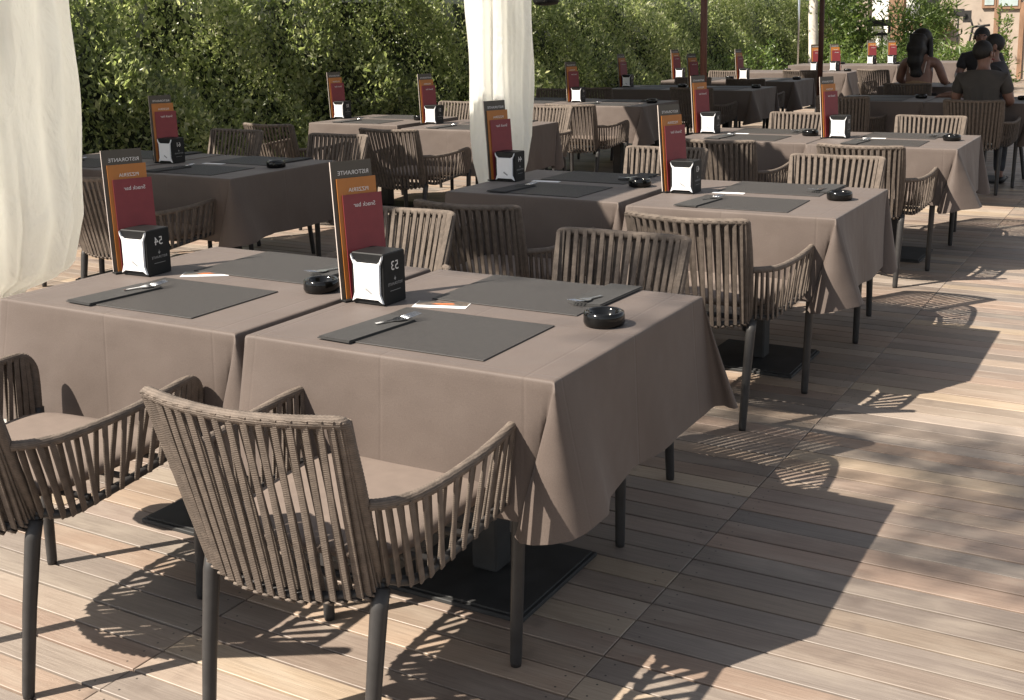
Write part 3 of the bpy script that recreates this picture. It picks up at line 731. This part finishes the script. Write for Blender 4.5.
def parasol(x, y, z, hw, hd, label, post=True, ox=0, oy=0):
    R = empty('parasol', (x, y, 0), label=label, cat='parasol', group='parasols over the tables')
    B().tube([(0, 0, 0), (0, 0, z+.35)], .029, 12).build('pole', M['pole'], R)
    B().box(-.35, .35, -.35, .35, 0, .05, .004).build('base_slab', M['base'], R)
    b = B(); n = 1
    p = [(ox-hw, oy-hd), (ox+hw, oy-hd), (ox+hw, oy+hd), (ox-hw, oy+hd)]
    vs = [(a, c, z) for a, c in p]+[(ox, oy, z+.45)]+[(a, c, z-.15) for a, c in p]+[(a*.999, c*.999, z-.03) for a, c in p]
    b.add(vs, [(0, 1, 4), (1, 2, 4), (2, 3, 4), (3, 0, 4)]+[(5+i, 5+(i+1) % 4, (i+1) % 4, i) for i in range(4)])
    b.build('canopy', M['canopy'], R)
    t = B()
    for a, c in p: t.tube([(ox, oy, z+.4), (a, c, z-.02)], .012, 6)
    t.build('ribs', M['pole'], R)
parasol(-2.42, 7.25, 2.55, 2.0, 1.75, 'square parasol on the red-brown pole in the middle of the photo', ox=.1, oy=.35)
parasol(-2.42, 10.85, 2.55, 2.0, 1.7, 'square parasol on the dark pole right of centre')
parasol(-5.55, 8.6, 2.75, 1.55, 1.9, 'unseen square parasol added to shade the far left tables by the hedge', ox=.1)  # canopy out of view, added to cast shade on the far left tables
parasol(1.5, 7.3, 2.55, 1.0, 1.2, 'unseen square parasol added to shade the guests on the right', ox=-1.7)  # added shade caster over the guests, pole kept outside the frame

# hanging lamp at the top edge
lm = empty('hanging_lamp', (-1.62, 3.8, 0), label='round black lamp hanging at the top edge right of the far curtain', cat='lamp')

# ------------------------------------------------------------------ background
def px(x, y, Y=None, Z=None):
    d = fw*F_PX + r2*(x-512) + u2*(PPY-y); t = (Y-CAM.y)/d.y if Y is not None else (Z-CAM.z)/d.z
    return CAM + d*t
q = px(546, -1, Y=4.6)
lm.location = q
B().lathe([(.012, .07), (.06, .06), (.080, .03), (.084, -.016), (.072, -.034), (.02, -.042)], 24).build('lamp_shade', M['black'], lm)
B().tube([(0, 0, .04), (0, 0, .9)], .005, 6).build('lamp_cord', M['black'], lm)

a = px(797.5, 62, Y=19.0)
lp = empty('lamp_post', (a.x, a.y, 0), label='thin pale grey metal post in front of the hedge', cat='post')
B().tube([(0, 0, -.07), (0, 0, 3.0)], .022, 10).build('post_tube', M['steel'], lp)
B().lathe([(.06, -.07), (.06, -.05), (.025, -.045)], 12).build('foot_flange', M['steel'], lp)

a = px(812, 60, Y=23.0)
tr = empty('pale_trunk_tree', (a.x, a.y, 0), label='tree with pale flaking trunk beside the dark parasol pole', cat='tree')
B().tube([(0, 0, -.07), (.03, 0, .8), (-.02, .05, 1.6), (.04, 0, 2.6), (0, 0, 4)], [.13, .11, .10, .09, .06], 12).build('trunk', M['pale_bark'], tr)
P = rng.normal(0, 1, (4500, 3))*np.array([.9, .9, .45])+np.array([0, 0, 3.4]); link('crown', leaves_mesh('crown', P, .10, M['hedge'], .2, .5), tr)

YB = 27.5
bx0, bx1 = px(938, 40, Y=YB).x, px(1100, 40, Y=YB).x
house = empty('house', ((bx0+bx1)/2, YB, 0), label='pinkish stucco house with timber post and windows behind the guests', cat='house')
hx = house.location.x
B().box(bx0-hx, bx1-hx+6, 0, 3, -.07, 3.6).build('wall', M['stucco'], house)
for (a0, a1, y1) in [(984, 995, 6), (998, 1019, 7), (1030, 1060, 7)]:
    p0, p1 = px(a0, y1, Y=YB), px(a1, y1, Y=YB)
    f = B().box(p0.x-hx-.04, p1.x-hx+.04, -.06, -.003, p0.z-.05, p0.z+1.2).build('window', M['timber'], house)
    B().box(p0.x-hx+.02, p1.x-hx-.02, -.075, -.062, p0.z+.02, p0.z+1.1).build('pane', M['pane'], f)
for a0 in (996.5, 1022):
    p0 = px(a0, 20, Y=YB); B().box(p0.x-hx-.05, p0.x-hx+.05, -.05, -.003, -.07, 1.75).build('batten', M['timber'], house)
p0, p1 = px(904, 0, Y=YB), px(938, 0, Y=YB)
B().box(p0.x-hx, p1.x-hx, 1.6, 3, -.07, 3.6).build('recess', M['dark_win'], house)
p0, p1, p2 = px(889, 0, Y=YB-.3), px(904, 0, Y=YB-.3), px(920, 26, Y=YB-.3)
B().box(p0.x-hx, p1.x-hx, -.3, .0, -.07, 3.4).build('timber_post', M['timber'], house)
B().box(p1.x-hx+.002, px(912, 26, Y=YB).x-hx+.9, -.25, -.05, px(900, 31, Y=YB).z, px(900, 22, Y=YB).z).build('timber_rail', M['timber'], house)
p0, p1 = px(905, 12, Y=YB+.9), px(921, 12, Y=YB+.9)
B().box(p0.x-hx, p1.x-hx, .8, 1.2, px(905, 21, Y=YB).z, px(905, 4, Y=YB).z, .01).build('grey_cabinet', mat('grey_panel', (.25, .25, .25), .5, .1, 5), house)
p0, p1 = px(864, 0, Y=YB+3), px(889, 0, Y=YB+3)
wwall = B().box(p0.x-.2, p1.x+.8, YB+3.3, YB+3.6, -.07, 3.6).build('garden_wall', M['white_wall']); tag(wwall, 'bright white sunlit wall in the gap left of the timber post', 'wall')
# stucco pier left of the bright gap
p0, p1 = px(857, 0, Y=YB+1), px(868, 0, Y=YB+1)
pier = B().box(p0.x, p1.x, YB+1, YB+1.5, -.07, 3.4).build('stucco_pier', M['stucco']); tag(pier, 'beige stucco pier between the hedge end and the bright gap', 'pier')

def high_chair(xp, yp, Y, label, rz):
    p = px(xp, yp, Y=Y); R = empty('bar_chair', (p.x, Y, 0), rz, label=label, cat='bar chair', group='dark high chairs by the building')
    for sx in (-.2, .2):
        B().tube([(sx, -.2, 0), (sx, -.22, 1.45)], .026, 6).build('leg', M['leg'], R); B().tube([(sx, .2, 0), (sx, .18, .8)], .026, 6).build('leg', M['leg'], R)
    B().box(-.24, .24, -.22, .2, .78, .83).build('seat', M['leg'], R)
    B().box(-.2, .2, -.235, -.205, 1.28, 1.42).box(-.2, .2, -.235, -.205, 1.08, 1.14).build('backrest', M['leg'], R)
high_chair(881, 30, 24.5, 'dark high chair in front of the bright gap, right one', .1)
high_chair(870, 30, 24.8, 'dark high chair with slanting back, left of the other high chair', .6)

shrub((px(922, 40, Y=24).x, 24.0, 0), 1.95, .62, 2600, 'tall bright green bamboo shrub in front of the house', size=.20, aspect=.16)
shrub((px(905, 60, Y=23).x, 23.0, 0), .95, .5, 1400, 'low green shrub at the foot of the timber post', size=.16, aspect=.2)
shrub((px(960, 60, Y=22).x, 22.2, 0), 1.0, .55, 1600, 'pale green low shrub between the seated guests', size=.12, aspect=.3)
shrub((px(986, 60, Y=23.5).x, 23.2, 0), .85, .4, 1100, 'small flowering shrub behind the man in the grey shirt', size=.10, aspect=.35)
shrub((px(1000, 20, Y=25.5).x, 26.4, 0), 1.8, .16, 500, 'thin climbing plant on the house wall between the windows', size=.10, aspect=.4, name='climbing_plant', cat='plant')
shrub((px(856, 60, Y=21).x, 21.0, 0), .9, .5, 1500, 'green shrub at the end of the hedge, left of the pier', size=.13, aspect=.3)
shrub((px(838, 30, Y=23).x, 23.5, 0), 2.3, .55, 2600, 'bright leafy shrub between the dark pole and the pier', size=.13, aspect=.4)
for i, (xx, yy, s) in enumerate([(757, 19.5, .7), (775, 18.9, .6), (742, 18.4, .55)]):
    p = px(xx, 60, Y=yy); shrub((p.x, yy, 0), s+.35, .3, 500, ['pale dry shrub in the middle of the hedge foot', 'pale dry shrub nearest the thin post', 'leftmost pale dry shrub at the hedge foot'][i], size=.08, aspect=.4, group='pale shrubs at the hedge foot')
ot = empty('overhanging_tree', (-1.3, -6.6, 0), label='tree behind the viewer whose branch shades the open deck', cat='tree')
B().tube([(0, 0, -.07), (.05, .05, 3), (-.1, .2, 6), (-.9, 1.0, 7.4), (-1.9, 2.3, 8.0), (-2.3, 2.8, 8.1)], [.2, .17, .13, .09, .05, .03], 10).build('trunk', M['bark'], ot)
n_ = 3000; cc = rng.normal(0, 1, (22, 3))*np.array([.85, .24, .16])+np.array([-2.2, 2.45, 8.1]); P = cc[rng.integers(0, 22, n_)]+rng.normal(0, .13, (n_, 3))
link('crown', leaves_mesh('crown', P, .085, M['hedge'], .1, .5), ot)
# iron lantern with slanting head against the house wall
p = px(969, 52, Y=25.5); L = empty('garden_lantern', (p.x, 25.5, 0), label='thin dark iron garden ornament with slanting panel against the stucco wall', cat='ornament')
def rel(x, y): v = px(x, y, Y=25.5); return (v.x-p.x, 0, v.z)
B().tube([(0, 0, -.07), rel(968, 47), rel(973, 27), rel(969, 14)], .022, 6).build('iron_rod', M['leg'], L)
B().tube([rel(972, 27), rel(990, 25)], .025, 6).build('side_bar', M['leg'], L)
v = rel(968, 16); B().box(v[0]-.10, v[0]+.07, -.02, .02, v[2]-.14, v[2]+.12).build('panel', M['leg'], L)
p = px(958, 25, Y=25.6); o = B().box(-.12, .12, -.02, .02, 1.45, 1.62).tube([(0, 0, -.07), (0, 0, 1.45)], .02, 6).build('garden_sign', M['leg']); o.location = (p.x, 25.6, 0); tag(o, 'small dark sign on a thin stake left of the iron ornament', 'sign')

# ------------------------------------------------------------------ people
def skin_mesh(name, joints, edges, m, sub=2, root=0):
    me = bpy.data.meshes.new(name); me.from_pydata([j[0] for j in joints], edges, [])
    o = bpy.data.objects.new(name, me); COL.objects.link(o)
    sk = o.modifiers.new('s', 'SKIN'); sk.use_smooth_shade = True
    for i, j in enumerate(joints):
        v = me.skin_vertices[0].data[i]; r = j[1]; v.radius = r if hasattr(r, '__len__') else (r, r); v.use_root = (i == root)
    sb = o.modifiers.new('u', 'SUBSURF'); sb.levels = sub; sb.render_levels = sub
    bpy.context.view_layer.update()
    ev = bpy.data.meshes.new_from_object(o.evaluated_get(bpy.context.evaluated_depsgraph_get()))
    bpy.data.objects.remove(o); ev.materials.clear(); ev.materials.append(m); ev.name = name; return ev
def ellips(b, c, r, n=16, m=10, f=None):
    vs = []; fs = []
    for i in range(m+1):
        t = math.pi*i/m
        for k in range(n):
            a = 2*math.pi*k/n; p = Vector((math.sin(t)*math.cos(a)*r[0], math.sin(t)*math.sin(a)*r[1], math.cos(t)*r[2]))
            if f: p = f(p)
            vs.append(Vector(c)+p)
    for i in range(m):
        for k in range(n): l = (k+1) % n; fs.append((i*n+k, (i+1)*n+k, (i+1)*n+l, i*n+l))
    b.add(vs, fs, True)
def person(loc, rz, label, lean=.0, turn=0, hair='short', shirt='shirt', arms='table', sc=1.0):
    """seated person facing +Y, seat height .47"""
    R = empty('person', loc, rz, label=label, cat='person'); R.scale = (sc, sc, sc)
    y = lean
    J = [((0, -.02, .53), (.15, .11)), ((0, -.03+y*.3, .68), (.135, .10)), ((0, -.03+y*.7, .88), (.155, .105)), ((0, -.02+y, .995), (.115, .078)), ((0, .0+y, 1.075), (.055, .055)), ((0, .015+y, 1.13), (.052, .055)),
         ((0, .03+y, 1.22), (.078, .092)), ((0, .03+y, 1.28), (.068, .082))]
    E_ = [(0, 1), (1, 2), (2, 3), (3, 4), (4, 5), (5, 6), (6, 7)]
    for s in (-1, 1):
        k = len(J); J += [((s*.17, -.01+y, .99), (.058, .058)), ((s*.235, .03+y, .80), (.046, .046)), ((s*.19, .27+y, .765), (.036, .036)), ((s*.16, .36+y, .765), (.026, .032)), ((s*.15, .42+y, .762), (.024, .036))]
        E_ += [(3, k), (k, k+1), (k+1, k+2), (k+2, k+3), (k+3, k+4)]
        kk = len(J)
        for q_ in range(4): J.append(((s*(.15-.028+q_*.018), .475+y, .752), .0085)); J.append(((s*(.15-.03+q_*.019), .505+y-.006*abs(q_-1.5), .740), .0075)); E_ += [(k+4, kk+2*q_), (kk+2*q_, kk+2*q_+1)]
        J.append(((s*.112, .43+y, .750), .009)); J.append(((s*.095, .455+y, .742), .008)); E_ += [(k+4, kk+8), (kk+8, kk+9)]
        k = len(J); J += [((s*.10, .06, .54), (.085, .08)), ((s*.13, .42, .53), (.062, .062)), ((s*.13, .43, .27), (.052, .055)), ((s*.13, .41, .08), (.036, .04)), ((s*.14, .50, .04), (.038, .03)), ((s*.145, .57, .035), (.036, .024))]
        E_ += [(0, k), (k, k+1), (k+1, k+2), (k+2, k+3), (k+3, k+4), (k+4, k+5)]
    link('body', skin_mesh('body', J, E_, M['skin']), R)
    # face, looking +Y turned
    hd = bpy.data.objects.new('face', None)
    bpy.data.objects.remove(hd)
    ct, st = math.cos(turn), math.sin(turn); hc = Vector((0, .03+y, 1.225))
    def tp(x, yy, z): return (hc.x+x*ct-yy*st, hc.y+x*st+yy*ct, hc.z+z)
    b = B(); ellips(b, tp(0, .098, -.015), (.012, .020, .022))
    for s in (-1, 1): ellips(b, tp(s*.083, .0, -.01), (.010, .020, .030))
    ellips(b, tp(0, .05, -.075), (.035, .04, .022)); b.build('face_features', M['skin'], R)
    b = B()
    for s in (-1, 1): ellips(b, tp(s*.033, .086, .018), (.012, .008, .007))
    b.build('eyes', M['darkwear'], R); b = B(); ellips(b, tp(0, .088, -.055), (.024, .007, .006)); b.build('mouth', M['red_card'], R)
    # hair
    b = B()
    ellips(b, tp(0, -.028, .026 if hair == 'short' else .035), (.088, .092, .092) if hair == 'short' else (.102, .112, .090), 20, 12)
    if hair == 'long':
        hp = [tp(0, -.06, .03), tp(0, -.10, -.08), tp(0, -.12, -.22), tp(0.02, -.11, -.36), tp(.02, -.10, -.46)]
        b.tube(smooth_path(hp, 4), [ .098+.012*math.sin(i*1.7)+.02*math.sin(i*.4) - (.03 if i > 12 else 0) for i in range(17)], 12, flat=(.75, 1.15))
        for s in (-1, 1): b.tube(smooth_path([tp(s*.07, 0, .03), tp(s*.09, -.01, -.1), tp(s*.10, -.03, -.24), tp(s*.08, -.05, -.36)], 4), [.035]*13, 8)
    b.build('hair', M['hair'], R)
    # shirt follows the torso
    r_ = .012
    JS = [((0, -.02, .50), (.165, .125)), ((0, -.03+y*.3, .68), (.150, .115)), ((0, -.03+y*.7, .88), (.168, .118)), ((0, -.02+y, 1.005), (.178, .112)), ((0, -.01+y, 1.075), (.112, .092))]
    ES = [(0, 1), (1, 2), (2, 3), (3, 4)]
    if shirt != 'top':
        for s in (-1, 1):
            k = len(JS); JS += [((s*.172, -.01+y, 1.0), (.078, .078)), ((s*.222, .02+y, .86), (.062, .062))]; ES += [(3, k), (k, k+1)]
    else:
        JS = JS[:3]; ES = ES[:2]; JS[2] = ((0, -.03+y*.7, .86), (.165, .116))
    link('shirt', skin_mesh('shirt', JS, ES, M[shirt]), R)
    if shirt == 'top':
        b = B()
        for s in (-1, 1): b.tube(smooth_path([(s*.075, -.135+y*.8, .88), (s*.085, -.115+y, .98), (s*.085, -.02+y, 1.062), (s*.08, .08+y, .98)], 4), .005, 6)
        b.build('shoulder_straps', M['edge'], R)
    JT = [((0, -.02, .52), (.17, .13))]; ET = []
    for s in (-1, 1):
        k = len(JT); JT += [((s*.10, .06, .54), (.098, .092)), ((s*.13, .43, .53), (.074, .074)), ((s*.13, .44, .27), (.064, .067)), ((s*.13, .415, .10), (.052, .056))]
        ET += [(0, k), (k, k+1), (k+1, k+2), (k+2, k+3)]
    link('trousers', skin_mesh('trousers', JT, ET, M['jeans']), R)
    for s in (-1, 1):
        b = B(); ellips(b, (s*.14, .49, .04), (.048, .13, .042), f=lambda p: Vector((p.x, p.y, max(p.z, -.04)))); b.build('shoe', M['black'], R)
    return R
person((-.40, 8.50, 0), .0, 'man in a grey t-shirt seated with his back to the camera, head turned right', lean=.02, turn=-.7, shirt='shirt', sc=.94)
person((-1.38, 10.92, 0), -.1, 'woman with long black hair and bare shoulders seen from behind, seated', lean=.05, turn=-.2, hair='long', shirt='top', sc=1.0)
person((-.95, 12.25, 0), math.pi, 'dark-clothed guest facing the woman with long black hair', lean=.08, turn=.1, shirt='darkwear', sc=1.0)
person((-.36, 9.55, 0), math.pi/2, 'dark-haired guest in dark clothes seated sideways at the right edge', lean=.10, turn=.5, hair='short', shirt='darkwear', sc=.97)
